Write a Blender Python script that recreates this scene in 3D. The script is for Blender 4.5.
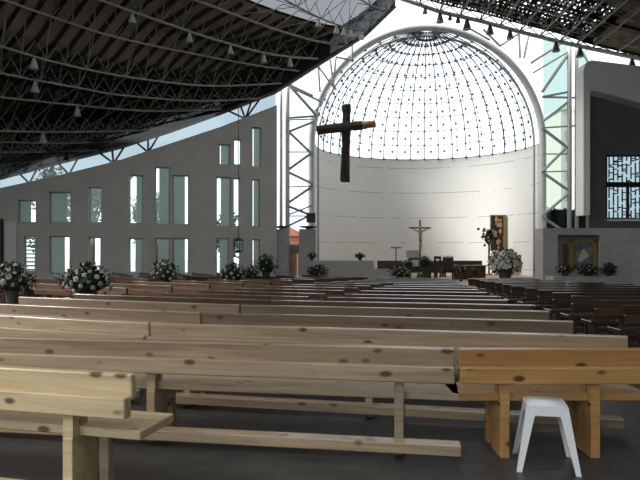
import bpy, bmesh, math, random
from mathutils import Vector, Matrix, noise
random.seed(7)
C = bpy.context.scene
for o in list(bpy.data.objects): bpy.data.objects.remove(o)
R = math.radians
PI = math.pi

# ------------------------------------------------------------------ camera, light, exposure
EYE, F, HOR = 1.61, 620.0, 250.0
cam_d = bpy.data.cameras.new('camera'); cam = bpy.data.objects.new('camera', cam_d)
C.collection.objects.link(cam); C.camera = cam
cam.location = (0, 0, EYE); cam.rotation_euler = (PI/2, 0, 0)
cam_d.sensor_width = 36; cam_d.lens = F/640*36; cam_d.shift_y = (HOR-240)/640
cam_d.clip_end = 500
C.view_settings.view_transform = 'Standard'; C.view_settings.look = 'None'
C.view_settings.gamma = 1; C.view_settings.use_curve_mapping = False
C.view_settings.exposure = 0.35

w = bpy.data.worlds.new('sky'); C.world = w; w.use_nodes = True
nt = w.node_tree; nt.nodes.clear()
wo = nt.nodes.new('ShaderNodeOutputWorld'); bg = nt.nodes.new('ShaderNodeBackground')
tc = nt.nodes.new('ShaderNodeTexCoord'); sx = nt.nodes.new('ShaderNodeSeparateXYZ')
rp = nt.nodes.new('ShaderNodeValToRGB')
rp.color_ramp.elements[0].position = 0.0; rp.color_ramp.elements[0].color = (.80, .90, .95, 1)
rp.color_ramp.elements[1].position = 0.5; rp.color_ramp.elements[1].color = (.96, .98, 1, 1)
nt.links.new(tc.outputs['Generated'], sx.inputs[0]); nt.links.new(sx.outputs['Z'], rp.inputs[0])
nt.links.new(rp.outputs[0], bg.inputs[0]); nt.links.new(bg.outputs[0], wo.inputs[0])
bg.inputs[1].default_value = 1.7

sun_d = bpy.data.lights.new('hazy_sun', 'SUN'); sun = bpy.data.objects.new('hazy_sun', sun_d)
C.collection.objects.link(sun)
sun.rotation_euler = Vector((.72, .16, -.66)).to_track_quat('-Z', 'Y').to_euler()
sun_d.energy = 5.5; sun_d.angle = R(22); sun_d.color = (1, .97, .92)

# ------------------------------------------------------------------ helpers
def X(px, Y): return (px-320)/F*Y
def Z(py, Y): return EYE+(HOR-py)/F*Y
def P(px, py, Y): return Vector((X(px, Y), Y, Z(py, Y)))

def box(bm, lo, hi, rot=None, bev=0):
    lo, hi = Vector(lo), Vector(hi); c = (lo+hi)/2; s = hi-lo
    m = Matrix.Translation(c)
    if rot is not None: m = m @ rot.to_4x4()
    m = m @ Matrix.Diagonal((s.x, s.y, s.z, 1))
    r = bmesh.ops.create_cube(bm, size=1, matrix=m)
    if bev:
        es = list({e for v in r['verts'] for e in v.link_edges})
        bmesh.ops.bevel(bm, geom=es, offset=bev, segments=1, affect='EDGES', profile=.5)
def bm_box(lo, hi, rot=None, bev=0):
    bm = bmesh.new(); box(bm, lo, hi, rot, bev); return bm
def tube(bm, pts, r, n=6, cap=True):
    pts = [Vector(p) for p in pts]; rs = r if isinstance(r, (list, tuple)) else [r]*len(pts)
    rings = []
    for i, p in enumerate(pts):
        t = (pts[min(i+1, len(pts)-1)]-pts[max(i-1, 0)])
        t = t.normalized() if t.length > 1e-9 else Vector((0, 0, 1))
        a = Vector((0, 0, 1)) if abs(t.z) < .95 else Vector((1, 0, 0))
        u = t.cross(a).normalized(); v = t.cross(u).normalized()
        rings.append([bm.verts.new(p+(u*math.cos(2*PI*k/n)+v*math.sin(2*PI*k/n))*rs[i]) for k in range(n)])
    for a, b in zip(rings, rings[1:]):
        for k in range(n): bm.faces.new((a[k], a[(k+1) % n], b[(k+1) % n], b[k]))
    if cap:
        bm.faces.new(rings[0][::-1]); bm.faces.new(rings[-1])
def bm_tube(pts, r, n=6):
    bm = bmesh.new(); tube(bm, pts, r, n); return bm
def lathe(bm, prof, n=16, loc=(0, 0, 0)):
    loc = Vector(loc); rings = []
    for r, z in prof:
        rings.append([bm.verts.new(loc+Vector((r*math.cos(2*PI*k/n), r*math.sin(2*PI*k/n), z))) for k in range(n)])
    for a, b in zip(rings, rings[1:]):
        for k in range(n): bm.faces.new((a[k], a[(k+1) % n], b[(k+1) % n], b[k]))
    bm.faces.new(rings[0][::-1]); bm.faces.new(rings[-1])
def bm_lathe(prof, n=16, loc=(0, 0, 0)):
    bm = bmesh.new(); lathe(bm, prof, n, loc); return bm
def blob(bm, c, r, sub=1, jit=0, sq=(1, 1, 1)):
    res = bmesh.ops.create_icosphere(bm, subdivisions=sub, radius=1)
    for v in res['verts']:
        k = 1+jit*(random.random()-.5)*2
        v.co = Vector(c)+Vector((v.co.x*r*sq[0], v.co.y*r*sq[1], v.co.z*r*sq[2]))*k
def quad(bm, a, b, c, d):
    try: bm.faces.new([bm.verts.new(Vector(p)) for p in (a, b, c, d)])
    except ValueError: pass
def prism(bm, pts, off):
    """pts: planar outline (Vectors); extruded by off"""
    a = [bm.verts.new(Vector(p)) for p in pts]; b = [bm.verts.new(Vector(p)+Vector(off)) for p in pts]
    bm.faces.new(a); bm.faces.new(b[::-1]); n = len(a)
    for i in range(n): bm.faces.new((a[i], b[i], b[(i+1) % n], a[(i+1) % n]))

def obj(name, bm, mat, parent=None, smooth=False, recalc=True):
    if recalc: bmesh.ops.recalc_face_normals(bm, faces=bm.faces)
    me = bpy.data.meshes.new(name); bm.to_mesh(me); bm.free()
    me.materials.append(mat)
    if smooth:
        for p in me.polygons: p.use_smooth = True
    o = bpy.data.objects.new(name, me); C.collection.objects.link(o)
    if parent: o.parent = parent
    return o
def link(name, me, parent, loc=(0, 0, 0), rot=(0, 0, 0), sc=(1, 1, 1)):
    o = bpy.data.objects.new(name, me); C.collection.objects.link(o)
    o.parent = parent; o.location = loc; o.rotation_euler = rot; o.scale = sc
    return o
def tag(o, label, cat, group=None, kind=None):
    o['label'] = label; o['category'] = cat
    if group: o['group'] = group
    if kind: o['kind'] = kind
    return o
def thing(name, label, cat, loc=(0, 0, 0), rz=0, group=None):
    o = bpy.data.objects.new(name, None); C.collection.objects.link(o)
    o.empty_display_size = .2
    o.location = loc; o.rotation_euler = (0, 0, rz)
    return tag(o, label, cat, group)
def struct(name, bm, mat, label, cat, parent=None, smooth=False):
    o = obj(name, bm, mat, parent, smooth); o['kind'] = 'structure'
    if not parent: o['label'] = label; o['category'] = cat
    return o
def dup(root, loc, rz, label, group):
    r = root.copy(); C.collection.objects.link(r); r.location = loc; r.rotation_euler = (0, 0, rz)
    r['label'] = label; r['group'] = group
    for ch in list(root.children):
        c = ch.copy(); C.collection.objects.link(c); c.parent = r
        for g in ch.children:
            d = g.copy(); C.collection.objects.link(d); d.parent = c
    return r
ORD = 'zeroth first second third fourth fifth sixth seventh eighth ninth tenth eleventh twelfth thirteenth fourteenth fifteenth sixteenth seventeenth eighteenth nineteenth twentieth'.split()

# ------------------------------------------------------------------ materials
def mat(name, col, rough=.6, metal=0, spec=.5):
    m = bpy.data.materials.new(name); m.use_nodes = True
    b = m.node_tree.nodes['Principled BSDF']
    b.inputs['Base Color'].default_value = (*col, 1); b.inputs['Roughness'].default_value = rough
    b.inputs['Metallic'].default_value = metal; b.inputs['Specular IOR Level'].default_value = spec
    return m
def noisy(name, c1, c2, scale=4, rough=.6, detail=4, bump=0, stretch=(1, 1, 1), spec=.5):
    m = mat(name, c1, rough, 0, spec); n = m.node_tree; b = n.nodes['Principled BSDF']
    t = n.nodes.new('ShaderNodeTexCoord'); mp = n.nodes.new('ShaderNodeMapping'); mp.inputs['Scale'].default_value = stretch
    no = n.nodes.new('ShaderNodeTexNoise'); no.inputs['Scale'].default_value = scale; no.inputs['Detail'].default_value = detail
    r = n.nodes.new('ShaderNodeValToRGB'); r.color_ramp.elements[0].position = .35; r.color_ramp.elements[1].position = .65
    r.color_ramp.elements[0].color = (*c1, 1); r.color_ramp.elements[1].color = (*c2, 1)
    n.links.new(t.outputs['Object'], mp.inputs[0]); n.links.new(mp.outputs[0], no.inputs['Vector'])
    n.links.new(no.outputs['Fac'], r.inputs[0]); n.links.new(r.outputs[0], b.inputs['Base Color'])
    if bump:
        bp = n.nodes.new('ShaderNodeBump'); bp.inputs['Strength'].default_value = bump; bp.inputs['Distance'].default_value = .02
        n.links.new(no.outputs['Fac'], bp.inputs['Height']); n.links.new(bp.outputs[0], b.inputs['Normal'])
    return m
def wood(name, light, dark, knot, rough=.38, knots=True, coat=.6):
    m = mat(name, light, rough); n = m.node_tree; b = n.nodes['Principled BSDF']
    b.inputs['Coat Weight'].default_value = coat; b.inputs['Coat Roughness'].default_value = .12
    t = n.nodes.new('ShaderNodeTexCoord'); oi = n.nodes.new('ShaderNodeObjectInfo')
    ml = n.nodes.new('ShaderNodeMath'); ml.operation = 'MULTIPLY'; ml.inputs[1].default_value = 37
    n.links.new(oi.outputs['Random'], ml.inputs[0])
    ad = n.nodes.new('ShaderNodeVectorMath'); ad.operation = 'ADD'
    n.links.new(t.outputs['Object'], ad.inputs[0]); n.links.new(ml.outputs[0], ad.inputs[1])
    mp = n.nodes.new('ShaderNodeMapping'); mp.inputs['Scale'].default_value = (.7, 14, 14)
    n.links.new(ad.outputs[0], mp.inputs[0])
    no = n.nodes.new('ShaderNodeTexNoise'); no.inputs['Scale'].default_value = 1.5; no.inputs['Detail'].default_value = 6; no.inputs['Distortion'].default_value = .6
    n.links.new(mp.outputs[0], no.inputs['Vector'])
    r = n.nodes.new('ShaderNodeValToRGB'); r.color_ramp.elements[0].position = .3; r.color_ramp.elements[1].position = .68
    r.color_ramp.elements[0].color = (*dark, 1); r.color_ramp.elements[1].color = (*light, 1)
    n.links.new(no.outputs['Fac'], r.inputs[0])
    col = r.outputs[0]
    # plank-to-plank tone
    hv = n.nodes.new('ShaderNodeHueSaturation'); n.links.new(col, hv.inputs['Color'])
    mr = n.nodes.new('ShaderNodeMapRange'); mr.inputs[3].default_value = .72; mr.inputs[4].default_value = 1.12
    n.links.new(oi.outputs['Random'], mr.inputs[0]); n.links.new(mr.outputs[0], hv.inputs['Value'])
    col = hv.outputs[0]
    if knots:
        mk = n.nodes.new('ShaderNodeMapping'); mk.inputs['Scale'].default_value = (3.0, 6, 6)
        n.links.new(ad.outputs[0], mk.inputs[0])
        vo = n.nodes.new('ShaderNodeTexVoronoi'); vo.inputs['Scale'].default_value = 1.0
        n.links.new(mk.outputs[0], vo.inputs['Vector'])
        kr = n.nodes.new('ShaderNodeValToRGB'); kr.color_ramp.elements[0].position = .10; kr.color_ramp.elements[1].position = .18
        kr.color_ramp.elements[0].color = (1, 1, 1, 1); kr.color_ramp.elements[1].color = (0, 0, 0, 1)
        n.links.new(vo.outputs['Distance'], kr.inputs[0])
        mx = n.nodes.new('ShaderNodeMix'); mx.data_type = 'RGBA'
        n.links.new(kr.outputs[0], mx.inputs['Factor']); n.links.new(col, mx.inputs['A']); mx.inputs['B'].default_value = (*knot, 1)
        col = mx.outputs['Result']
    n.links.new(col, b.inputs['Base Color'])
    bp = n.nodes.new('ShaderNodeBump'); bp.inputs['Strength'].default_value = .12; bp.inputs['Distance'].default_value = .01
    n.links.new(no.outputs['Fac'], bp.inputs['Height']); n.links.new(bp.outputs[0], b.inputs['Normal'])
    return m
def glass(name, tint, refl=.06):
    m = bpy.data.materials.new(name); m.use_nodes = True; n = m.node_tree; n.nodes.clear()
    o = n.nodes.new('ShaderNodeOutputMaterial'); t = n.nodes.new('ShaderNodeBsdfTransparent'); g = n.nodes.new('ShaderNodeBsdfGlossy')
    mx = n.nodes.new('ShaderNodeMixShader'); mx.inputs[0].default_value = refl
    t.inputs[0].default_value = (*tint, 1); g.inputs['Roughness'].default_value = .05
    n.links.new(t.outputs[0], mx.inputs[1]); n.links.new(g.outputs[0], mx.inputs[2]); n.links.new(mx.outputs[0], o.inputs[0])
    return m

M = dict(
    cream=wood('cream_pine', (.62, .51, .31), (.44, .34, .20), (.12, .06, .03)),  # pine brightened: direct light on the nearest pew put into the colour
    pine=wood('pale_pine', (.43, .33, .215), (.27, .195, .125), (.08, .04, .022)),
    pinegrey=wood('weathered_pine', (.25, .185, .12), (.16, .115, .072), (.06, .035, .02)),  # the same pine in a darker tone
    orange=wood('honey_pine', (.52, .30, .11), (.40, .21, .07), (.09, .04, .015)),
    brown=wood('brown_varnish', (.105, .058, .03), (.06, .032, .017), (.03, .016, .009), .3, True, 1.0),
    dark=wood('dark_varnish', (.075, .045, .028), (.045, .028, .018), (.02, .012, .01), .3, False, 1.0),  # dark furniture wood; on the niche-side pews their shade put into the colour
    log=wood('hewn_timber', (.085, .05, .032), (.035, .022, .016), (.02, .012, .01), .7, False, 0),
    plaster=noisy('grey_plaster', (.50, .48, .435), (.55, .53, .48), 1.2, .8, spec=.2),
    darkplaster=noisy('dark_plaster', (.13, .13, .128), (.15, .15, .146), 1.2, .8, spec=.2),
    stone=noisy('grey_stone', (.35, .345, .33), (.41, .405, .385), 3, .7, spec=.3),
    tan=noisy('tan_stone', (.38, .28, .18), (.48, .37, .25), 6, .6),
    steel=mat('white_painted_steel', (.62, .63, .63), .4),
    grsteel=mat('grey_painted_steel', (.42, .43, .43), .45),
    dksteel=mat('dark_steel', (.05, .055, .07), .45),
    chord=mat('roof_tube_paint', (.34, .33, .28), .45),
    web=mat('roof_web_paint', (.20, .195, .17), .5),
    deck=noisy('roof_deck', (.20, .15, .105), (.27, .205, .15), .6, .75, stretch=(1, 1, 1), spec=.2),
    joist=mat('dark_joist', (.02, .018, .016), .8, 0, .15),
    black=mat('black_metal', (.012, .012, .013), .5),
    white=mat('white_plastic', (.78, .80, .82), .35),
    cloth=mat('white_linen', (.75, .75, .73), .9),
    lamp=mat('grey_lamp_shell', (.42, .42, .40), .4),
    leaf=noisy('dark_leaf', (.010, .020, .010), (.024, .038, .018), 9, .7, spec=.15),
    flower=noisy('cream_flower', (.25, .24, .22), (.38, .365, .34), 8, .7),
    pink=mat('pink_flower', (.45, .20, .26), .7),
    violet=mat('violet_flower', (.16, .10, .18), .7),
    pot=mat('dark_clay_pot', (.05, .045, .04), .6),
    gold=mat('aged_gold', (.40, .27, .07), .4, .45),
    redwood=wood('red_wood', (.16, .05, .022), (.09, .03, .015), (.03, .012, .01), .4, False),
    doorwood=wood('amber_door_wood', (.42, .20, .06), (.30, .13, .04), (.09, .04, .015), .35, False),
    skin=mat('carved_figure_wood', (.50, .30, .17), .6),
    canvas=noisy('dim_canvas', (.06, .065, .065), (.22, .23, .22), 2.2, .7),
    pale=mat('pale_paint', (.70, .69, .65), .7),
    brick=noisy('red_brick', (.36, .13, .085), (.44, .20, .14), 7, .85),
    sidewall=noisy('rose_render', (.72, .62, .55), (.76, .68, .62), 2, .85),  # paled: haze over the distant building put into its colour
    ground=noisy('outside_paving', (.30, .31, .29), (.36, .37, .34), 1, .9),
    bark=noisy('bark', (.07, .05, .035), (.12, .09, .065), 8, .9),
    treeleaf=noisy('tree_leaf', (.03, .07, .03), (.08, .14, .06), 4, .7),
    glass=glass('clear_glass', (.93, .97, .97), .05),
    green=glass('green_glass', (.36, .47, .44), .06),
    frost=mat('frosted_green_glass', (.42, .46, .45), .5),
    ridge=glass('ridge_sheet', (.17, .175, .185), .04),
    blue=glass('pale_blue_glass', (.27, .33, .36), .05),
    dome=glass('dome_glass', (.97, .98, 1), .03),
)
# slate floor with joints
def floor_mat():
    m = mat('slate_floor', (.07, .07, .075), .42); n = m.node_tree; b = n.nodes['Principled BSDF']
    t = n.nodes.new('ShaderNodeTexCoord')
    br = n.nodes.new('ShaderNodeTexBrick'); br.inputs['Scale'].default_value = 2.2
    br.inputs['Color1'].default_value = (.042, .042, .044, 1); br.inputs['Color2'].default_value = (.060, .059, .057, 1)
    br.inputs['Mortar'].default_value = (.036, .036, .036, 1); br.inputs['Mortar Size'].default_value = .02
    no = n.nodes.new('ShaderNodeTexNoise'); no.inputs['Scale'].default_value = 5; no.inputs['Detail'].default_value = 6
    mx = n.nodes.new('ShaderNodeMix'); mx.data_type = 'RGBA'; mx.blend_type = 'MULTIPLY'; mx.inputs['Factor'].default_value = .8
    r = n.nodes.new('ShaderNodeValToRGB'); r.color_ramp.elements[0].color = (.35, .35, .36, 1); r.color_ramp.elements[1].color = (1.3, 1.3, 1.25, 1)
    n.links.new(t.outputs['Object'], br.inputs['Vector']); n.links.new(t.outputs['Object'], no.inputs['Vector'])
    n.links.new(no.outputs['Fac'], r.inputs[0]); n.links.new(br.outputs['Color'], mx.inputs['A']); n.links.new(r.outputs[0], mx.inputs['B'])
    n.links.new(mx.outputs['Result'], b.inputs['Base Color'])
    bp = n.nodes.new('ShaderNodeBump'); bp.inputs['Strength'].default_value = .25; bp.inputs['Distance'].default_value = .01
    n.links.new(no.outputs['Fac'], bp.inputs['Height']); n.links.new(bp.outputs[0], b.inputs['Normal'])
    return m
# apse panels: pale with thin course joints (object z)
def panel_mat():
    m = mat('apse_panels', (.72, .715, .68), .6); n = m.node_tree; b = n.nodes['Principled BSDF']
    t = n.nodes.new('ShaderNodeTexCoord'); s = n.nodes.new('ShaderNodeSeparateXYZ'); n.links.new(t.outputs['Object'], s.inputs[0])
    d = n.nodes.new('ShaderNodeMath'); d.operation = 'DIVIDE'; d.inputs[1].default_value = 1.75; o_ = n.nodes.new('ShaderNodeMath'); o_.operation = 'SUBTRACT'; o_.inputs[1].default_value = .35; n.links.new(s.outputs['Z'], o_.inputs[0]); n.links.new(o_.outputs[0], d.inputs[0])
    f = n.nodes.new('ShaderNodeMath'); f.operation = 'FRACT'; n.links.new(d.outputs[0], f.inputs[0])
    l = n.nodes.new('ShaderNodeMath'); l.operation = 'LESS_THAN'; l.inputs[1].default_value = .022; n.links.new(f.outputs[0], l.inputs[0])
    no = n.nodes.new('ShaderNodeTexNoise'); no.inputs['Scale'].default_value = .8; n.links.new(t.outputs['Object'], no.inputs['Vector'])
    g = n.nodes.new('ShaderNodeMath'); g.operation = 'GREATER_THAN'; g.inputs[1].default_value = .45; n.links.new(no.outputs['Fac'], g.inputs[0])
    k = n.nodes.new('ShaderNodeMath'); k.operation = 'MULTIPLY'; n.links.new(l.outputs[0], k.inputs[0]); n.links.new(g.outputs[0], k.inputs[1])
    mx = n.nodes.new('ShaderNodeMix'); mx.data_type = 'RGBA'; mx.inputs['A'].default_value = (.72, .715, .68, 1); mx.inputs['B'].default_value = (.36, .34, .30, 1)
    n.links.new(k.outputs[0], mx.inputs['Factor']); n.links.new(mx.outputs['Result'], b.inputs['Base Color'])
    return m
_n = M['frost'].node_tree; _t = _n.nodes.new('ShaderNodeBsdfTranslucent'); _t.inputs[0].default_value = (.40, .455, .435, 1)
_m = _n.nodes.new('ShaderNodeMixShader'); _m.inputs[0].default_value = .8
_n.links.new(_n.nodes['Principled BSDF'].outputs[0], _m.inputs[1]); _n.links.new(_t.outputs[0], _m.inputs[2]); _n.links.new(_m.outputs[0], _n.nodes['Material Output'].inputs[0])
M['floor'] = floor_mat(); M['panels'] = panel_mat()

# ------------------------------------------------------------------ floor (a shallow bowl falling to the sanctuary)
CX, CY = 6.4, 33.0
R0 = 25.5
def fz(x, y):
    r = math.hypot(x-CX, y-CY)
    return -.02*max(0, R0-max(r, 5.0))
bm = bmesh.new()
xs = [-24+i for i in range(49)]; ys = [-10+i for i in range(58)]
g = [[bm.verts.new((x, y, fz(x, y))) for y in ys] for x in xs]
for i in range(len(xs)-1):
    for j in range(len(ys)-1): bm.faces.new((g[i][j], g[i+1][j], g[i+1][j+1], g[i][j+1]))
fl = struct('floor', bm, M['floor'], 'dark grey slate floor sloping gently towards the altar', 'floor', smooth=True)
bm = bmesh.new(); quad(bm, (-90, -60, -.7), (90, -60, -.7), (90, 140, -.7), (-90, 140, -.7))
struct('ground', bm, M['ground'], 'grey paving outside the church beyond the windows', 'ground')

# sanctuary platform with two steps
bm = bmesh.new()
def arc_pts(cx, cy, r, a0, a1, n): return [(cx+r*math.cos(a0+(a1-a0)*i/n), cy+r*math.sin(a0+(a1-a0)*i/n)) for i in range(n+1)]
for r, zt in ((6.0, -.17), (5.6, 0.0)):
    o_ = arc_pts(CX, CY+.8, r, PI, 2*PI, 32)+arc_pts(6.39, 37, 6.7, 0, PI, 24)
    prism(bm, [(x, y, -.62) for x, y in o_], (0, 0, .62+zt))
struct('floor_sanctuary', bm, M['tan'], 'raised tan stone sanctuary platform below the white curved wall', 'platform')

# ------------------------------------------------------------------ apse wall, arch, dome
AC = Vector((6.39, 37.0, 8.0)); AR = 6.8
bm = bmesh.new(); n = 48; prev = None
for i in range(n+1):
    a = PI*i/n
    row = []
    for r, z in ((AR, -.6), (AR, 8.0), (AR+.3, 8.0), (AR+.3, -.6)):
        row.append(bm.verts.new((AC.x+r*math.cos(a), AC.y+r*math.sin(a), z)))
    if prev:
        for k in range(4): bm.faces.new((prev[k], prev[(k+1) % 4], row[(k+1) % 4], row[k]))
    prev = row
apse = struct('wall_apse', bm, M['panels'], 'tall white curved apse wall with thin panel joints behind the altar', 'wall', smooth=False)

ar = thing('arch', 'big white tubular arch framing the glass half dome', 'arch', (AC.x, AC.y, 0))
pts = [Vector((AR+.1, 0, -.5))]+[Vector((AR+.1, 0, z)) for z in (2, 4, 6)]
pts += [Vector(((AR+.1)*math.cos(PI*i/48), 0, 8+(AR+.1)*math.sin(PI*i/48))) for i in range(49)]
pts += [Vector((-AR-.1, 0, z)) for z in (6, 4, 2)]+[Vector((-AR-.1, 0, -.5))]
obj('rib', bm_tube(pts, .21, 10), M['steel'], ar, True)
pin = [Vector((p.x*(AR-.3)/(AR+.1), .35, 8+(p.z-8)*(AR-.3)/(AR+.1) if p.z > 8 else p.z)) for p in pts]
obj('inner_rib', bm_tube(pin, .07, 6), M['grsteel'], ar, True)

dm = thing('glass_dome', 'glass half dome with dark fine lattice above the white curved wall', 'dome', tuple(AC))
def sp(a, e, r): return Vector((r*math.cos(e)*math.cos(a), r*math.cos(e)*math.sin(a), r*math.sin(e)))
NM, NR = 22, 11
for i in range(NM+1):
    a = PI*i/NM
    obj('meridian', bm_tube([sp(a, PI/2*k/20, AR) for k in range(20)], .036, 5), M['dksteel'], dm)
for j in range(0, NR):
    e = PI/2*j/NR
    obj('ring', bm_tube([sp(PI*i/40, e, AR) for i in range(41)], .023, 5), M['dksteel'], dm)
for i in range(NM):
    a = PI*(i+.5)/NM
    obj('inner_meridian', bm_tube([sp(a, PI/2*(k+.5)/20, AR-.45) for k in range(19)], .018, 4), M['dksteel'], dm)
# inner layer: crossed bars in every cell meeting at a node
bx_ = bmesh.new(); bn = bmesh.new()
for i in range(NM):
    for j in range(NR):
        a0, a1, e0, e1 = PI*i/NM, PI*(i+1)/NM, PI/2*j/NR, min(PI/2*(j+1)/NR, PI/2*.97)
        c = sp((a0+a1)/2, (e0+e1)/2, AR-.45)
        for a, e in ((a0, e0), (a1, e0), (a0, e1), (a1, e1)): tube(bx_, [c, sp(a, e, AR)], .010, 3)
        blob(bn, c, .09, 1)
        blob(bn, sp(a0, e0, AR-.03), .085, 1)
        if j < NR-1 and i < NM-1:
            tube(bx_, [c, sp((a0+a1)/2+PI/NM, (e0+e1)/2, AR-.45)], .009, 3)
            tube(bx_, [c, sp((a0+a1)/2, (e0+e1)/2+PI/2/NR, AR-.45)], .009, 3)
o = obj('cross_lattice', bx_, M['dksteel'], dm); o['kind'] = 'stuff'
o = obj('node_fitting', bn, M['dksteel'], dm); o['kind'] = 'stuff'
bm = bmesh.new(); gr = [[bm.verts.new(sp(PI*i/40, PI/2*j/16*.995, AR+.06)) for j in range(17)] for i in range(41)]
for i in range(40):
    for j in range(16): bm.faces.new((gr[i][j], gr[i+1][j], gr[i+1][j+1], gr[i][j+1]))
obj('glazing', bm, M['dome'], dm, True)

# ------------------------------------------------------------------ left wall with splayed window niches
WA = Vector((X(277, 36), 36.0)); WB = Vector((X(-70, 32), 32.0))
wd = (WB-WA).normalized(); WL = (WB-WA).length
wn = Vector((-wd.y, wd.x))
if wn.y < 0: wn = -wn                                # away from the nave
def wu(px):                                         # distance along the wall where a sight line meets it
    d = Vector(((px-320)/F, 1.0)); det = d.x*(-wd.y)+wd.x*d.y
    t = (WA.x*(-wd.y)+wd.x*WA.y)/det
    p = d*t
    return (p-WA).dot(wd), p.y
def wp(u, z, dep=0):
    p = WA+wd*u+wn*dep; return Vector((p.x, p.y, z))
top_px = [(277, 105), (220, 127), (120, 160), (60, 175), (0, 188), (-70, 200)]
top_u = []
for px, py in top_px:
    u, d = wu(px); top_u.append((u, Z(py, d)))
top_u[0] = (0, top_u[0][1]); top_u[-1] = (WL, top_u[-1][1])
def ztop(u):
    for (a, za), (b, zb) in zip(top_u, top_u[1:]):
        if u <= b+1e-6: return za+(zb-za)*(u-a)/(b-a)
    return top_u[-1][1]
# niche: front x0,x1,ytop,ybot, pane x0,x1
N = [(18, 36, 200, 223, 30, 36), (49, 71, 192, 223, 66, 71), (88, 102, 187, 223, 91, 101), (129, 143, 175, 224, 129, 136),
     (155, 170, 167, 225, 155, 159), (172.5, 189, 175, 225, 185, 189), (216, 231, 177, 227, 217, 221), (233, 240.5, 178, 227, 234, 240), (252, 260, 179, 227, 252, 254),
     (219, 230, 144, 165, 219, 221), (233.5, 242, 139, 165, 234, 240), (252, 261, 127, 167, 252, 254),
     (24, 35, 236, 272, 26, 34), (49, 70, 236, 273, 64, 70), (88, 101, 237, 273, 90, 100), (129, 143, 238, 273, 129, 135),
     (155, 170, 238, 274, 155, 158), (172.5, 189, 238, 274, 185, 189), (216, 229, 238, 275, 217, 220), (233, 240.5, 238, 275, 233.5, 240), (252, 260, 239, 275, 252, 254)]
DEP = .30
front, back, clear = [], [], []
for x0, x1, yt, yb, p0, p1 in N:
    (ua, d), (ub, _) = wu(x1), wu(x0)
    zt, zb = Z(yt, d), Z(yb, d)
    # the opening goes straight through; clear glass covers part of it, frosted glass the rest
    k = 1-DEP/d
    pa = ub-(ub-ua)*(p1-x0)/(x1-x0); pb = ub-(ub-ua)*(p0-x0)/(x1-x0)
    front.append((ua, ub, zb, zt)); back.append((ua+.02, ub-.02, zb+.02, zt-.02)); clear.append((max(pa, ua+.02), min(pb, ub-.02)))
def sheet(bm, holes, dep):
    us = sorted({0, WL, *[u for u, _ in top_u], *[h[0] for h in holes], *[h[1] for h in holes]})
    for a, b in zip(us, us[1:]):
        if b-a < 1e-4: continue
        hs = sorted((h[2], h[3]) for h in holes if h[0] < (a+b)/2 < h[1])
        z = -.7
        for z0, z1 in hs:
            quad(bm, wp(a, z, dep), wp(b, z, dep), wp(b, z0, dep), wp(a, z0, dep)); z = z1
        quad(bm, wp(a, z, dep), wp(b, z, dep), wp(b, ztop(b), dep), wp(a, ztop(a), dep))
bm = bmesh.new(); sheet(bm, front, 0); sheet(bm, back, DEP)
for (a, b, z0, z1), (c, d, y0, y1) in zip(front, back):
    f_ = [wp(a, z0), wp(b, z0), wp(b, z1), wp(a, z1)]; k_ = [wp(c, y0, DEP), wp(d, y0, DEP), wp(d, y1, DEP), wp(c, y1, DEP)]
    for i in range(4): quad(bm, f_[i], f_[(i+1) % 4], k_[(i+1) % 4], k_[i])
for (a, za), (b, zb) in zip(top_u, top_u[1:]): quad(bm, wp(a, za), wp(b, zb), wp(b, zb, DEP), wp(a, za, DEP))
quad(bm, wp(0, -.7), wp(0, -.7, DEP), wp(0, ztop(0), DEP), wp(0, ztop(0)))
bmesh.ops.remove_doubles(bm, verts=bm.verts, dist=1e-4)
struct('wall_left', bm, M['plaster'], 'grey plaster wall with sloping top and narrow splayed windows', 'wall')
for i, (c, d, y0, y1) in enumerate(back):
    bm = bmesh.new()
    for ua, ub, za, zb in ((c, c+.05, y0, y1), (d-.05, d, y0, y1), (c, d, y0, y0+.05), (c, d, y1-.05, y1)):
        prism(bm, [wp(ua, za, DEP-.05), wp(ub, za, DEP-.05), wp(ub, zb, DEP-.05), wp(ua, zb, DEP-.05)], (wn.x*.05, wn.y*.05, 0))
    rw, k = (('the main upper', i) if i < 9 else ('the small topmost', i-9) if i < 12 else ('the lower', i-12))
    wf = struct('window_%d' % (i+1), bm, M['grsteel'], '%s narrow window from the picture edge in %s row of the grey wall' % (ORD[k+1], rw), 'window')
    p, q = clear[i]
    for nm, ua, ub, mt in (('pane', p, q, 'glass'), ('frosted_pane', c, p, 'frost'), ('frosted_pane', q, d, 'frost')):
        if ub-ua < .08: continue
        bm = bmesh.new(); prism(bm, [wp(ua, y0, DEP-.03), wp(ub, y0, DEP-.03), wp(ub, y1, DEP-.03), wp(ua, y1, DEP-.03)], (wn.x*.012, wn.y*.012, 0))
        obj(nm, bm, M[mt], wf)
    if i == 12:
        bm = bmesh.new()
        for k in range(9):
            z = y0+(y1-y0)*(k+.5)/9
            prism(bm, [wp(c, z-.04, DEP-.10), wp(d, z-.04, DEP-.10), wp(d, z+.04, DEP-.10), wp(c, z+.04, DEP-.10)], (wn.x*.04, wn.y*.04, 0))
        obj('louvre', bm, M['grsteel'], wf)
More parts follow.
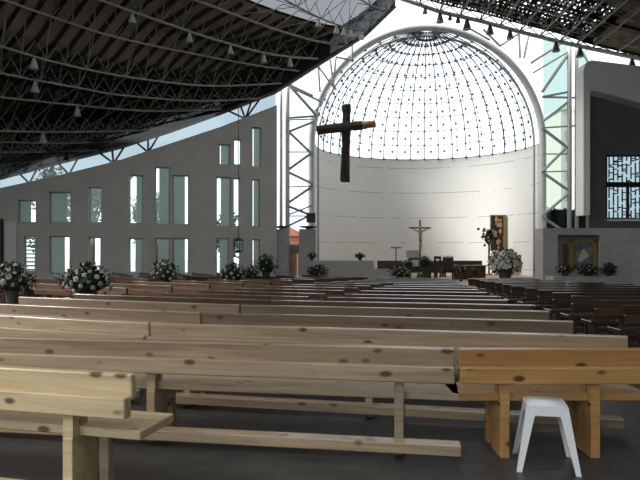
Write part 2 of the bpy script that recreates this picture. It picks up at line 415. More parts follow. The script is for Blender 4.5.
# pale panel at the far end of the wall
bm = bmesh.new(); (ua, d), (ub, _) = wu(17), wu(5)
prism(bm, [wp(ua, -.5, -.02), wp(ub, -.5, -.02), wp(ub, Z(222, d), -.02), wp(ua, Z(222, d), -.02)], (-wn.x*.12, -wn.y*.12, 0))
struct('trim_1', bm, M['pale'], 'pale grey upright panel at the far left end of the grey wall', 'wall panel')
bm = bmesh.new(); (ua, d), (ub, _) = wu(3.5), wu(-14)
prism(bm, [wp(ua, -.5, -.02), wp(ub, -.5, -.02), wp(ub, Z(219, d), -.02), wp(ua, Z(219, d), -.02)], (-wn.x*.5, -wn.y*.5, 0))
struct('trim_2', bm, M['black'], 'black upright post at the far left end of the grey wall', 'post')

# ------------------------------------------------------------------ left roof shell
edge_px = [(-120, 205), (-60, 193), (0, 178), (57, 163), (120, 147), (170, 131), (220, 113), (275, 92), (330, 57), (365, 35), (395, 6)]
def chord(px, far=36.0, g=.04):
    p = [Vector(q) for q in px]
    # continue out of the frame along the last direction
    t = (p[-1]-p[-2]).normalized()
    while p[-1].x > -150 and p[-1].y > -130: p.append(p[-1]+t*25)
    x0 = p[0].x
    return [P(q.x, q.y, max(10, far-g*(x0-q.x)-.03*max(0, p[0].y-q.y-60))) for q in p]
CH = [
    chord([(20, 172), (-20, 177), (-60, 184)]),
    chord([(62, 161), (30, 162), (0, 164), (-40, 167)]),
    chord([(105, 150), (60, 151), (30, 152), (0, 152)]),
    chord([(138, 141), (100, 142), (60, 143), (0, 142)]),
    chord([(178, 128), (120, 131), (60, 132), (0, 131)]),
    chord([(228, 109), (150, 111), (75, 105), (0, 97)]),
    chord([(262, 98), (200, 101), (120, 95), (80, 88), (40, 81), (0, 73)]),
    chord([(288, 83), (215, 86), (165, 82), (110, 74), (50, 61), (0, 46)]),
    chord([(306, 72), (260, 66), (215, 58), (180, 51), (140, 43), (100, 33), (55, 18), (15, 4)]),
    chord([(325, 59), (290, 57), (260, 52), (230, 44), (200, 35), (165, 23), (130, 11), (100, 0)]),
    chord([(345, 45), (320, 42), (290, 34), (262, 25), (233, 14), (200, 2)]),
    chord([(368, 31), (345, 27), (320, 18), (300, 8), (280, -3), (260, -15)]),
    chord([(388, 13), (370, 5), (352, -6), (330, -22)]),
    [Vector(v) for v in ((2.6, 32, 16.2), (-1, 26, 15.0), (-8, 18, 13.2), (-16, 12, 11.5))],
    [Vector(v) for v in ((1.8, 25, 17), (-2, 17, 16), (-9, 9, 14), (-17, 5, 12))],
    [Vector(v) for v in ((1.5, 16, 17.5), (-2, 8, 16.5), (-9, 0, 15), (-18, -4, 12))],
    [Vector(v) for v in ((1.5, 4, 17.5), (-2, -3, 17), (-9, -9, 15), (-18, -12, 12))],
]
def resample(p, n):
    L = [0]
    for a, b in zip(p, p[1:]): L.append(L[-1]+(b-a).length)
    out = []
    for i in range(n):
        s = L[-1]*i/(n-1); k = 0
        while k < len(L)-2 and L[k+1] < s: k += 1
        t = (s-L[k])/max(1e-9, L[k+1]-L[k])
        q = [p[max(0, k-1)], p[k], p[k+1], p[min(len(p)-1, k+2)]]
        # catmull-rom
        v = .5*((2*q[1])+(q[2]-q[0])*t+(2*q[0]-5*q[1]+4*q[2]-q[3])*t*t+(3*q[1]-q[0]-3*q[2]+q[3])*t*t*t)
        out.append(v)
    return out
NS = 25
CR = [resample(c, NS) for c in CH]
UP = Vector((0, 0, .85))
rl = thing('roof_shell', 'dark curved roof with tubular trusses over the left half of the nave', 'roof', (0, 36, 12))
rl['kind'] = 'structure'
OFF = Vector((0, 36, 12))
def loc(ps, off=OFF): return [p-off for p in ps]
bm = bmesh.new()
vt = [[bm.verts.new(p+UP-OFF) for p in c] for c in CR]; vu = [[bm.verts.new(p+UP*1.25-OFF) for p in c] for c in CR]
for kk, (a, b, c, d) in enumerate(zip(vt, vt[1:], vu, vu[1:])):
    if kk in (10, 11, 12): continue
    for i in range(NS-1):
        bm.faces.new((a[i], a[i+1], b[i+1], b[i])); bm.faces.new((c[i], d[i], d[i+1], c[i+1]))
    bm.faces.new((a[0], b[0], d[0], c[0])); bm.faces.new((a[-1], c[-1], d[-1], b[-1]))
obj('deck', bm, M['deck'], rl, True)
bm = bmesh.new(); vt = [[bm.verts.new(p+UP*1.1-OFF) for p in c] for c in CR[10:14]]
for a, b in zip(vt, vt[1:]):
    for i in range(NS-1): bm.faces.new((a[i], a[i+1], b[i+1], b[i]))
obj('ridge_sheet', bm, M['ridge'], rl, True)
def along(c, i):
    k = min(NS-2, int(i)); return c[k].lerp(c[k+1], i-k)
for j in [q*.75 for q in range(-16, 50)]:
    ps = [along(c, j-.9*(k-8))+UP*.86-OFF for k, c in enumerate(CR[:11]) if 0 <= j-.9*(k-8) <= NS-1]
    if len(ps) > 1: obj('joist', bm_tube(ps, .11, 4), M['joist'], rl)
for nm, mt, seg in (('fascia', 'joist', edge_px[:9]), ('glass_fascia', 'ridge', edge_px[8:])):
    bm = bmesh.new()
    for (xa, ya), (xb, yb) in zip(seg, seg[1:]):
        a_, b_ = P(xa, ya, 36)-OFF, P(xb, yb, 36)-OFF
        dy = Vector((0, -.32, 0)); prism(bm, [a_+dy, b_+dy, b_+dy+Vector((0, 0, 1.3)), a_+dy+Vector((0, 0, 1.3))], (0, .12, 0))
    obj(nm, bm, M[mt], rl)
obj('edge_beam', bm_tube([P(px, py, 36)-OFF for px, py in edge_px], .13, 6), M['web'], rl)
for k, c in enumerate(CR[:14]):
    co = obj('chord_tube', bm_tube(loc(c), .065 if k in (9, 10) else .05, 6), M['chord'], rl, True)
    bw = bmesh.new(); cc = resample(c, 2*NS-1)
    for i in range(len(cc)-1):
        lo_, hi_ = (cc[i], cc[i+1]+UP*.85) if i % 2 == 0 else (cc[i+1], cc[i]+UP*.85)
        tube(bw, [lo_-OFF, hi_-OFF], .024, 4)
    if k+1 < len(CR):
        for i in range(NS):
            m_ = (CR[k][i]+CR[k+1][i])/2+UP*.85
            tube(bw, [CR[k][i]-OFF, m_-OFF], .022, 4); tube(bw, [CR[k+1][i]-OFF, m_-OFF], .022, 4)
            if i % 2 == 0: tube(bw, [CR[k][i]-OFF, CR[k+1][i]-OFF], .022, 4)
    obj('web_lattice', bw, M['web'], co)

# V brackets between the grey wall and the roof edge
for k, (px, ya, xs_) in enumerate(((28, 180, (18, 38)), (68, 173, (57, 79)), (113, 161, (98, 112, 126)), (148, 151, (135, 148, 160)), (246, 117, (226, 240, 252, 262)))):
    u, d = wu(px); base = wp(u, ztop(u)-.05, .3)
    t = thing('roof_bracket', '%s dark strut bracket between the grey wall and roof counted from the left' % ORD[k+1], 'bracket', tuple(base), 0, 'strut brackets on the grey wall')
    for x in xs_:
        e = [q for q in zip(edge_px, edge_px[1:]) if q[0][0] <= x <= q[1][0]][0]
        y = e[0][1]+(e[1][1]-e[0][1])*(x-e[0][0])/(e[1][0]-e[0][0])
        obj('strut', bm_tube([(0, 0, 0), P(x, y-1, 36)-base], .06, 6), M['dksteel'], t)
# glass strip between wall and roof
bm = bmesh.new()
for (a, za), (b, zb) in zip(top_u, top_u[1:]):
    quad(bm, wp(a, za, .4), wp(b, zb, .4), wp(b, zb+1.6, .4), wp(a, za+1.6, .4))
struct('window_clerestory', bm, M['blue'], 'thin strip of glass between the grey wall top and dark roof', 'window')

# ------------------------------------------------------------------ right roof shell
re_px = [(399, -3), (440, 11), (480, 20), (520, 31), (560, 41), (592, 48), (640, 58), (760, 88)]
RY = 35.6
rr = thing('roof_shell', 'dark roof with dense lattice over the right side of the nave', 'roof', (0, RY, 12)); rr['kind'] = 'structure'
OR = Vector((0, RY, 12))
E = [P(px, py, RY) for px, py in re_px]
def rs(k, y): p = E[k]; return Vector((p.x+.03*(RY-y)*(1 if k == 0 else .4), y, p.z+.035*(RY-y)))
bm = bmesh.new(); YS = [RY-i*4.2 for i in range(11)]
DK = [.95, .85, .75, .65, .5, .3, .2, .2]
va = [[bm.verts.new(rs(k, y)+Vector((0, 0, DK[k]))-OR) for y in YS] for k in range(8)]; vb = [[bm.verts.new(rs(k, y)+Vector((0, 0, DK[k]+.5))-OR) for y in YS] for k in range(8)]
for k in range(7):
    for i in range(10):
        if i == 0 and k < 5: continue
        bm.faces.new((va[k][i], va[k+1][i], va[k+1][i+1], va[k][i+1])); bm.faces.new((vb[k][i], vb[k][i+1], vb[k+1][i+1], vb[k+1][i]))
    bm.faces.new((va[k][0], vb[k][0], vb[k+1][0], va[k+1][0]))
obj('deck', bm, M['deck'], rr)
bm = bmesh.new(); rn = random.Random(11)          # open lattice strip along the roof's end
def rq(s, y): k = min(6, int(s)); return rs(k, y).lerp(rs(k+1, y), s-k)+Vector((0, 0, .45))-OR
for i in range(75):
    s0 = i*5/75
    for dy in (.55, -.55):
        a_, b_ = (RY, RY-4.3) if dy > 0 else (RY-4.3, RY)
        tube(bm, [rq(s0, a_), rq(min(5, s0+.32+rn.uniform(-.1, .1)), b_)], .05, 4)
for i in range(11): tube(bm, [rq(s_*.25, RY-i*.42) for s_ in range(21)], .055, 4)
o = obj('open_lattice', bm, M['joist'], rr); o['kind'] = 'stuff'
YS2 = [RY-i*1.4 for i in range(24)]
def rsi(s, y):
    k = min(6, int(s)); return rs(k, y).lerp(rs(k+1, y), s-k)
def dk(s): k = min(6, int(s)); return DK[k]+(DK[k+1]-DK[k])*(s-k)
SS = [i*.5 for i in range(15)]
for i, y in enumerate(YS2):
    if i % 2 == 0: obj('joist', bm_tube([rsi(s, y)+Vector((0, 0, dk(s)-.02))-OR for s in SS], .10, 4), M['joist'], rr)
for s in SS[::1]:
    co = obj('chord_tube', bm_tube([rsi(s, y)-OR for y in YS2], .05, 5), M['web'], rr)
    bw = bmesh.new()
    for i in range(len(YS2)-1):
        tube(bw, [rsi(s, YS2[i])-OR, rsi(s, YS2[i+1])+Vector((0, 0, dk(s)))-OR], .03, 4)
        tube(bw, [rsi(s, YS2[i+1])-OR, rsi(s, YS2[i])+Vector((0, 0, dk(s)))-OR], .03, 4)
        if s+.5 <= 7: 
            tube(bw, [rsi(s, YS2[i])-OR, rsi(s+.5, YS2[i])-OR], .03, 4)
            tube(bw, [rsi(s, YS2[i])-OR, rsi(s+.5, YS2[i])+Vector((0, 0, dk(s)))-OR], .03, 4)
            tube(bw, [rsi(s+.5, YS2[i])-OR, rsi(s, YS2[i])+Vector((0, 0, dk(s)))-OR], .03, 4)
    obj('web_lattice', bw, M['web'], co)
obj('edge_beam', bm_tube([p+Vector((0, 0, -.05))-OR for p in E], .12, 6), M['grsteel'], rr)

# ------------------------------------------------------------------ skylight ridge
sk = thing('skylight', 'white steel skylight running along the top between the two roofs', 'skylight', (3.2, 30, 17.6))
for k in range(9):
    y = 5.5-k*3.6
    obj('cross_beam', bm_tube([(-2.0, y, 0), (2.8, y, 0)], .07, 6), M['steel'], sk)
obj('ridge_tube', bm_tube([(.4, 5.7, .1), (.4, -26, .5)], .08, 6), M['steel'], sk)
bm = bmesh.new(); quad(bm, (-2, 5.7, .3), (2.8, 5.7, .3), (2.8, -26, .7), (-2, -26, .7))
obj('glazing', bm, M['glass'], sk)

# ------------------------------------------------------------------ truss columns beside the arch
def truss_column(label, tubes, zig, side, panel):
    Y = 36.4
    b = Vector((X(tubes[0][0], Y), Y, -.5))
    t = thing('truss_column', label, 'column', tuple(b), 0, 'steel truss columns beside the arch')
    for px, r, yt in tubes: obj('post', bm_tube([(X(px, Y)-b.x, 0, 0), (X(px, Y)-b.x, 0, Z(yt, Y)-b.z)], r*1.15, 8), M['steel' if side == 'l' else 'grsteel'], t, True)
    for (xa, ya), (xb, yb), r in zig: obj('strut', bm_tube([P(xa, ya, Y)-b, P(xb, yb, Y)-b], r*1.4, 6), M['grsteel'], t)
    for (xa, xb, ya, yb) in panel:
        bm = bmesh.new(); quad(bm, P(xa, ya, Y+.6)-b, P(xb, ya, Y+.6)-b, P(xb, yb, Y+.6)-b, P(xa, yb, Y+.6)-b)
        obj('glass_panel', bm, M['glass' if side == 'l' else 'green'], t)
L, S = 288, 313
zl = [((L, 84), (317, 116), .07), ((L, 84), (S, 96), .05), ((L, 118), (317, 116), .05), ((L, 132), (S, 122), .055), ((L, 131), (S, 155), .06), ((L, 170), (S, 152), .06), ((L, 172), (S, 184), .06),
      ((L, 203), (S, 186), .06), ((L, 206), (S, 216), .06), ((L, 120), (S, 119), .03), ((L, 152), (S, 152), .03), ((L, 187), (S, 186), .03), ((L, 216), (S, 216), .03), ((L, 215), (S, 205), .035), ((L, 226), (S, 214), .05),
      ((L, 86), (322, 102), .05), ((330, 60), (334, 88), .05), ((318, 64), (320, 92), .05), ((336, 57), (333, 84), .05), ((352, 42), (352, 58), .05), ((290, 84), (318, 66), .05), ((318, 66), (334, 88), .045), ((336, 57), (352, 60), .045)]
truss_column('white steel truss column left of the arch beside the grey wall', [(281, .09, 90), (287.5, .12, 88)], zl, 'l', [(290, 316, 226, 85)])
L, S = 542, 568
zr = [((L, 92), (571, 50), .07), ((531, 63), (560, 44), .06), ((533, 73), (571, 50), .04), ((520, 58), (519, 33), .05), ((524, 58), (529, 33), .05), ((L, 97), (S, 92), .05), ((L, 97), (585, 98), .045), ((L, 122), (S, 102), .06), ((L, 128), (S, 148), .065), ((L, 128), (585, 125), .035),
      ((L, 172), (S, 146), .06), ((L, 172), (S, 190), .06), ((L, 154), (S, 154), .03), ((L, 216), (S, 194), .06), ((L, 217), (S, 234), .06), ((L, 172), (S, 171), .03),
      ((575, 94), (585, 98), .05), ((575, 142), (585, 142), .05), ((575, 147), (585, 150), .05), ((575, 190), (585, 188), .05), ((575, 193), (585, 199), .05), ((575, 171), (585, 171), .03), ((580, 48), (588, 62), .05),
      ((483, 29), (500, 46), .05), ((500, 46), (518, 34), .05), ((467, 27), (490, 40), .045)]
truss_column('grey steel truss column right of the arch beside the dark wall', [(569.5, .12, 46), (576.5, .10, 46)], zr, 'r', [(543, 568, 230, 40), (578, 588, 230, 50)])

# piers and side door left of the arch
bm = bmesh.new(); box(bm, (X(270, 36), 36.2, -.6), (X(288, 36), 37.2, Z(229, 36.2))); struct('wall_pier_left', bm, M['stone'], 'grey pier left of the small wooden door', 'pier')
bm = bmesh.new(); box(bm, (X(299, 36), 35.9, -.6), (X(316, 36), 36.6, Z(229, 36))); struct('wall_pier_right', bm, M['stone'], 'grey pier between the small wooden door and the apse', 'pier')
for px, lab, pl in ((281.5, 'left', 13), (308, 'right', 13)):
    b = P(px, 228.5, 36.5)
    t = thing('pier_lamp', 'flat black lamp on the pier %s of the small wooden door' % lab, 'lamp', (b.x, 36.5, Z(229, 36.2)), 0, 'flat lamps on the piers')
    obj('housing', bm_lathe([(.1, 0), (.14, .05), (.5, .10), (.55, .15), (.5, .18), (.1, .2)], 14), M['black'], t)
d = thing('side_door', 'amber wooden door in a dark recess left of the apse', 'door', (X(293.5, 37), 37.0, -.6))
obj('frame', (lambda b_: (box(b_, (-.36, -.06, 0), (-.28, .06, 2.55)), box(b_, (.28, -.06, 0), (.36, .06, 2.55)), box(b_, (-.36, -.06, 2.45), (.36, .06, 2.55)), b_)[-1])(bmesh.new()), M['dark'], d)
obj('door_leaf', bm_box((-.28, -.02, 0), (.20, .03, 2.0), bev=.01), M['doorwood'], d)
obj('transom', bm_box((-.28, -.02, 2.0), (.28, .03, 2.45)), M['redwood'], d)
obj('handle', bm_tube([(.12, -.03, .95), (.12, -.09, 1.0), (.12, -.09, 1.3), (.12, -.03, 1.35)], .018, 6), M['steel'], d)

# ------------------------------------------------------------------ right side: low wall with niche, dark wall, fascia
bm = bmesh.new()
YL = 33.5
xL, xR = X(543, YL), X(800, YL); zT = Z(228, YL); n0, n1, nz0, nz1 = X(558, YL), X(600, YL), Z(271, YL), Z(235, YL)
box(bm, (xL, YL, -.7), (n0, YL+1.2, zT)); box(bm, (n1, YL, -.7), (xR, YL+1.2, zT)); box(bm, (n0, YL, -.7), (n1, YL+1.2, nz0)); box(bm, (n0, YL, nz1), (n1, YL+1.2, zT)); box(bm, (n0, YL+.8, nz0), (n1, YL+1.2, nz1))
struct('wall_niche', bm, M['stone'], 'low grey wall with a square niche holding the framed picture', 'wall')
bm = bmesh.new(); YD = 34.6
wx0, wx1, wz0, wz1 = X(606, YD), X(672, YD), Z(219, YD), Z(155, YD)
a0, a1 = X(589, YD), X(800, YD)
for x0, x1, z0, z1 in ((a0, wx0, zT-.3, Z(85, YD)), (wx1, a1, zT-.3, Z(85, YD)), (wx0, wx1, zT-.3, wz0), (wx0, wx1, wz1, Z(85, YD))): box(bm, (x0, YD, z0), (x1, YD+.4, z1))
struct('wall_right', bm, M['darkplaster'], 'dark grey wall with a patterned screen window on the right', 'wall')
bm = bmesh.new(); YF = 33.6
o_ = [(583.5, 215), (583.5, 70), (586, 63), (591, 60), (640, 66), (700, 78), (800, 96), (800, 140), (700, 116), (640, 103), (610, 94), (592, 90.5), (590, 92), (590, 215)]
prism(bm, [P(x, y, YF) for x, y in o_], (0, 1.0, 0))
struct('trim_fascia', bm, M['pale'], 'pale rounded fascia bending down beside the dark wall on the right', 'fascia')
# patterned screen window
b = Vector((wx0, YD, wz0)); Wd, Hd = wx1-wx0, wz1-wz0
bm = bmesh.new()
for x0, x1, z0, z1 in ((0, .1, 0, Hd), (Wd-.1, Wd, 0, Hd), (0, Wd, 0, .08), (0, Wd, Hd-.08, Hd), (0, Wd, Hd*.50, Hd*.58), (Wd*.33, Wd*.36, 0, Hd*.5), (Wd*.66, Wd*.69, 0, Hd*.5)): box(bm, (x0, .05, z0), (x1, .17, z1))
wf = struct('window_screen', bm, M['black'], 'wide window with dark geometric lattice in the dark wall', 'window'); wf.location = b
bm = bmesh.new(); quad(bm, (0, .25, 0), (Wd, .25, 0), (Wd, .25, Hd), (0, .25, Hd)); obj('pane', bm, M['blue'], wf)
bm = bmesh.new(); rnd = random.Random(3); nx = 15
for i in range(1, nx):
    x = Wd*i/nx; z = 0
    while z < Hd:
        l = rnd.uniform(.3, .9)
        box(bm, (x-.025, .12, z), (x+.025, .2, min(Hd, z+l))); z += l+rnd.uniform(.04, .16)
    for k in range(8):
        z = rnd.uniform(.1, Hd-.1); box(bm, (x-.02, .12, z-.03), (x+Wd/nx*.75, .2, z+.03))
obj('lattice', bm, M['dksteel'], wf)
obj('sill', bm_box((0, -.15, -.12), (Wd, .2, 0)), M['pale'], wf)

# outer walls outside the picture so the nave stays as shaded as in the photo
bm = bmesh.new(); box(bm, (WB.x-.5, -8, -.7), (WB.x, 32, 9.5)); struct('wall_side_left', bm, M['plaster'], 'long grey side wall of the nave beyond the picture on the left', 'wall')
bm = bmesh.new(); box(bm, (24, -8, -.7), (24.5, 36, 13)); struct('wall_side_right', bm, M['darkplaster'], 'long dark side wall of the nave beyond the picture on the right', 'wall')

bm = bmesh.new(); box(bm, (1, -8.5, -.7), (24, -8, 15)); box(bm, (-20, -8.5, 12.5), (1, -8, 15)); box(bm, (-20, -8.5, -.7), (1, -8, 2.4))  # added rear wall; high left opening shaped to throw light onto the near pews
struct('wall_rear', bm, M['plaster'], 'rear wall of the nave behind the viewer with a wide entrance', 'wall')
# ------------------------------------------------------------------ pews
def make_pew(L, wm, lm, kneel=True, label='', group='pews', legs=None, ext=.04):
    t = thing('pew', label, 'pew', (0, 0, 0), 0, group)
    h = L/2
    obj('back_board', bm_box((-h, .030, .69), (h, .085, .842), Matrix.Rotation(R(7), 3, 'X'), .008), wm, t)
    obj('ledge_board', bm_box((-h-.005, -.045, .578), (h-.005, .035, .708), bev=.008), wm, t)
    obj('seat', bm_box((-h-ext, .06, .425), (h+ext, .50, .485), bev=.008), wm, t)
    nl = max(2, int(L/1.9)+1) if L > 3.2 else 2
    lp = legs or [-h+.43+(L-.86)*i/(nl-1) for i in range(nl)]
    for x in lp:
        bm = bmesh.new(); box(bm, (x-.036, -.01, 0), (x+.036, .26, .425), bev=.004); box(bm, (x-.036, -.005, .40), (x+.036, .055, .62)); box(bm, (x-.036, .09, .42), (x+.036, .15, .83))
        obj('leg', bm, lm, t)
        obj('front_leg', bm_box((x-.036, .38, 0), (x+.036, .45, .425), bev=.004), lm, t)
    if kneel: obj('kneeler', bm_box((-h+.08, -.15, .055), (h+min(.06, ext), -.012, .14), bev=.008), wm, t)
    return t
protos = {}
def pew(x, y, rz, L, wk, label, group, kneel=True, z=None, exact=False):
    L = round(L, 2) if exact else math.floor(L*5+.01)/5; key = (L, wk, kneel); zz = fz(x, y) if z is None else z
    if key in protos: return dup(protos[key], (x, y, zz), rz, label, group)
    t = make_pew(L, M[wk], M['pine' if wk == 'pinegrey' else wk], kneel, label, group, ext=-.07 if exact else .04)
    t.location = (x, y, zz); t.rotation_euler = (0, 0, rz); protos[key] = t
    return t
def arc_pew(Rr, f0, f1, wk, label, group, kneel=True, gap=.16):
    f = R((f0+f1)/2); L = Rr*R(f1-f0)-gap
    return pew(CX-Rr*math.sin(f), CY-Rr*math.cos(f), -f, L, wk, label, group, kneel, exact=gap < .1)
# nearest row: one pew on the left
f = R(14.35); L = 4.0
def end_pew(ex, ey, rz, L, wk, label, group, kneel=True):       # placed by its right end
    return pew(ex-L/2*math.cos(rz), ey-L/2*math.sin(rz), rz, L, wk, label, group, kneel)
end_pew(-1.17, 3.80, -R(14.5), 4.0, 'cream', 'pale pine pew nearest of all, its end beside the dark floor', 'pews of the near rows')
end_pew(1.045, 4.80, -R(9.5), 5.0, 'pine', 'long pale pine pew meeting the honey coloured bench end to end', 'pews of the near rows')
o = make_pew(1.46, M['orange'], M['orange'], False, 'short honey coloured pine bench behind the white plastic stool', 'pews of the near rows', legs=[-.38, .32])
o.location = (1.08+.73, 4.80, 0)
rows = [27.65-1.13*min(k, 5)-1.42*max(0, k-5) for k in range(15)]
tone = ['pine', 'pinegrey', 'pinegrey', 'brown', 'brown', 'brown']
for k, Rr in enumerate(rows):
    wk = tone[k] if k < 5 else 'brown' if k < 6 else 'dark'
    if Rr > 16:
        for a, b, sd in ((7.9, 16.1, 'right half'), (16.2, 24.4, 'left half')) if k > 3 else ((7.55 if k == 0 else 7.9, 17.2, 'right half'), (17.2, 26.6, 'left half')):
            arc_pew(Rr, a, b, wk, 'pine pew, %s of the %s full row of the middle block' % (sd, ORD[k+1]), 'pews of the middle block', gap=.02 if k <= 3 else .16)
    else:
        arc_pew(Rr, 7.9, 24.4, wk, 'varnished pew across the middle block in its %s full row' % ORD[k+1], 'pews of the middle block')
for k, Rr in enumerate([25.4-1.25*k for k in range(14)]):  # shade on this side put into the pews' dark wood colour
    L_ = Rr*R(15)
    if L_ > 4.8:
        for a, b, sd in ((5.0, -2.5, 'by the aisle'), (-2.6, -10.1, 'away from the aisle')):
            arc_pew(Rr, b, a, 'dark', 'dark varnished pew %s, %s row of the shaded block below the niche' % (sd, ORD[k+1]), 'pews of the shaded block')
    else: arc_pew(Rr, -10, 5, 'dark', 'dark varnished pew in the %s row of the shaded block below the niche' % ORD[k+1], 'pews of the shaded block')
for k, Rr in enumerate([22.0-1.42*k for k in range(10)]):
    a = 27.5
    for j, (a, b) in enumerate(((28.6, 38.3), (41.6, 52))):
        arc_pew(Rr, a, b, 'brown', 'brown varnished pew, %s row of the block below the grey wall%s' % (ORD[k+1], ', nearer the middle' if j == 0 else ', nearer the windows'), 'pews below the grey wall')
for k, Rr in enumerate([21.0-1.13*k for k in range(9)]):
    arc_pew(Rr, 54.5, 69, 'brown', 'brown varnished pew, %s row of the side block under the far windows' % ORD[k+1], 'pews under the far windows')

# ------------------------------------------------------------------ white plastic stool
st = thing('stool', 'white plastic stool standing in front of the honey coloured bench', 'stool', (X(545, 4.66), 4.66, 0), R(-13))
bm = bmesh.new(); HS = .485; a = .138
r = bmesh.ops.create_cube(bm, size=1, matrix=Matrix.Translation((0, 0, HS-.02)) @ Matrix.Diagonal((2*a, 2*a, .04, 1)))
bmesh.ops.bevel(bm, geom=list(bm.edges), offset=.016, segments=3, affect='EDGES')
obj('seat', bm, M['white'], st, True)
bm = bmesh.new()
for s in ((1, 0), (-1, 0), (0, 1), (0, -1)):
    for_ = Vector((s[0], s[1], 0)); tn = Vector((-s[1], s[0], 0))
    p = [for_*(a+.006)+tn*a, for_*(a+.006)-tn*a]; q = [for_*(a+.016)+tn*(a+.012), for_*(a+.016)-tn*(a+.012)]
    prism(bm, [p[0]+Vector((0, 0, HS-.015)), p[1]+Vector((0, 0, HS-.015)), q[1]+Vector((0, 0, HS-.085)), q[0]+Vector((0, 0, HS-.085))], -for_*.012)
obj('apron', bm, M['white'], st)
for sx_, sy_ in ((1, 1), (1, -1), (-1, 1), (-1, -1)):
    bm = bmesh.new(); bt = []; 
    for z, c, wd_ in ((HS-.03, a+.008, .075), (HS-.12, a+.022, .062), (0, a+.082, .036)):
        bt.append([Vector((sx_*c, sy_*c, z)), Vector((sx_*(c-wd_), sy_*c, z)), Vector((sx_*(c-wd_), sy_*(c-.012), z)), Vector((sx_*(c-.012), sy_*(c-.012), z)), Vector((sx_*(c-.012), sy_*(c-wd_), z)), Vector((sx_*c, sy_*(c-wd_), z))])
    vs = [[bm.verts.new(p) for p in l] for l in bt]
    for u_, v_ in zip(vs, vs[1:]):
        for k in range(6): bm.faces.new((u_[k], u_[(k+1) % 6], v_[(k+1) % 6], v_[k]))
    bm.faces.new(vs[0]); bm.faces.new(vs[-1])
    obj('leg', bm, M['white'], st)

# ------------------------------------------------------------------ hanging cross
YC = 31.0
cr = thing('hanging_cross', 'large rough timber cross hanging before the apse', 'cross', tuple(P(346, 128, YC)), R(0))
def log(pts, r, n=8, seed=1):
    bm = bmesh.new(); rn = random.Random(seed); fine = []
    pts = [Vector(p) for p in pts]
    for a_, b_ in zip(pts, pts[1:]):
        for i in range(5): fine.append(a_.lerp(b_, i/5))
    fine.append(pts[-1])
    tube(bm, fine, [r*(1+rn.uniform(-.10, .10)) for _ in fine], n)
    for v in bm.verts: v.co += Vector((rn.uniform(-1, 1), rn.uniform(-1, 1), 0))*.02
    return bm
obj('upright', log([(.02, 0, 1.15), (.02, 0, 0), (-.02, 0, -2.70)], .21, 8, 2), M['log'], cr)
obj('upright_facing', log([(-.14, -.16, -1.0), (-.16, -.16, -2.66)], .13, 7, 4), M['log'], cr)
obj('crossbeam', log([(-1.45, -.30, -.17), (0, -.28, 0), (.75, -.26, .08)], .22, 8, 5), M['log'], cr)
obj('beam_end', log([(.65, -.26, .07), (1.45, -.24, .16)], .19, 8, 6), M['doorwood'], cr)
obj('cable', bm_tube([(.02, 0, 1.1), (.3, -.2, 9.6)], .012, 4), M['black'], cr)

# hanging lantern in front of the grey wall
YN = 33.5; b = P(238.5, 252, YN)
ln = thing('hanging_lantern', 'black lantern hanging on a long cord in front of the grey wall', 'lantern', tuple(b))
obj('cord', bm_tube([(0, 0, .75), (0, 0, Z(103, YN)-b.z)], .018, 4), M['black'], ln)
obj('cap', bm_lathe([(.28, .60), (.26, .66), (.05, .78), (.02, .82)], 10), M['black'], ln)
obj('glass_body', bm_lathe([(.16, .06), (.20, .3), (.20, .6)], 10), M['glass'], ln)
obj('base_ring', bm_lathe([(.02, -.05), (.2, 0), (.26, .05), (.24, .08), (.05, .08)], 10), M['black'], ln)
for k in range(4): obj('bar', bm_tube([(.24*math.cos(k*PI/2+.4), .24*math.sin(k*PI/2+.4), .05), (.25*math.cos(k*PI/2+.4), .25*math.sin(k*PI/2+.4), .62)], .018, 4), M['black'], ln)

# ------------------------------------------------------------------ bell lamps under both roofs
def bell_lamp(p, label, group, s=1, m='lamp'):
    t = thing('bell_lamp', label, 'lamp', tuple(p), 0, group)
    obj('shade', bm_lathe([(.19*s, -.55*s), (.17*s, -.45*s), (.10*s, -.22*s), (.07*s, -.10*s), (.03*s, -.06*s)], 12), M[m], t, False)
    obj('bracket', bm_tube([(0, 0, -.08*s), (0, 0, .02)], .03, 5), M['web'], t)
def proj(p): return (320+F*p.x/p.y, HOR-F*(p.z-EYE)/p.y)
lam = [(40, 70), (75, 106), (44, 132), (36, 60), (128, 15), (186, 34), (232, 48), (262, 53), (288, 57), (316, 18), (335, 25), (344, 28), (352, 30), (360, 31)]
lam.sort()
for i, (px, py) in enumerate(lam):
    best = min((q for c in CR[:13] for q in resample(c, 80)), key=lambda q: (proj(q)[0]-px)**2+(proj(q)[1]-py)**2)
    bell_lamp(best, 'grey bell lamp under the left roof, %s counted from the picture edge' % ORD[i+1], 'bell lamps under the left roof', .95)
for i, (px, py) in enumerate([(425, 8), (440, 9), (450, 14), (458, 17), (467, 18), (490, 23), (510, 28), (556, 39), (580, 44), (632, 45)]):
    k = [j for j in range(7) if re_px[j][0] <= px <= re_px[j+1][0]][0]
    s = k+(px-re_px[k][0])/(re_px[k+1][0]-re_px[k][0])
    q = rsi(s, RY)
    bell_lamp(q, 'dark bell lamp on the edge of the right roof, %s counted from the dome top' % ORD[i+1], 'bell lamps on the right roof edge', [.8, 1.2, .7, .8, 1.3, 1.2, 1.1, 1.2, 1.2, 1.1][i], 'dksteel')

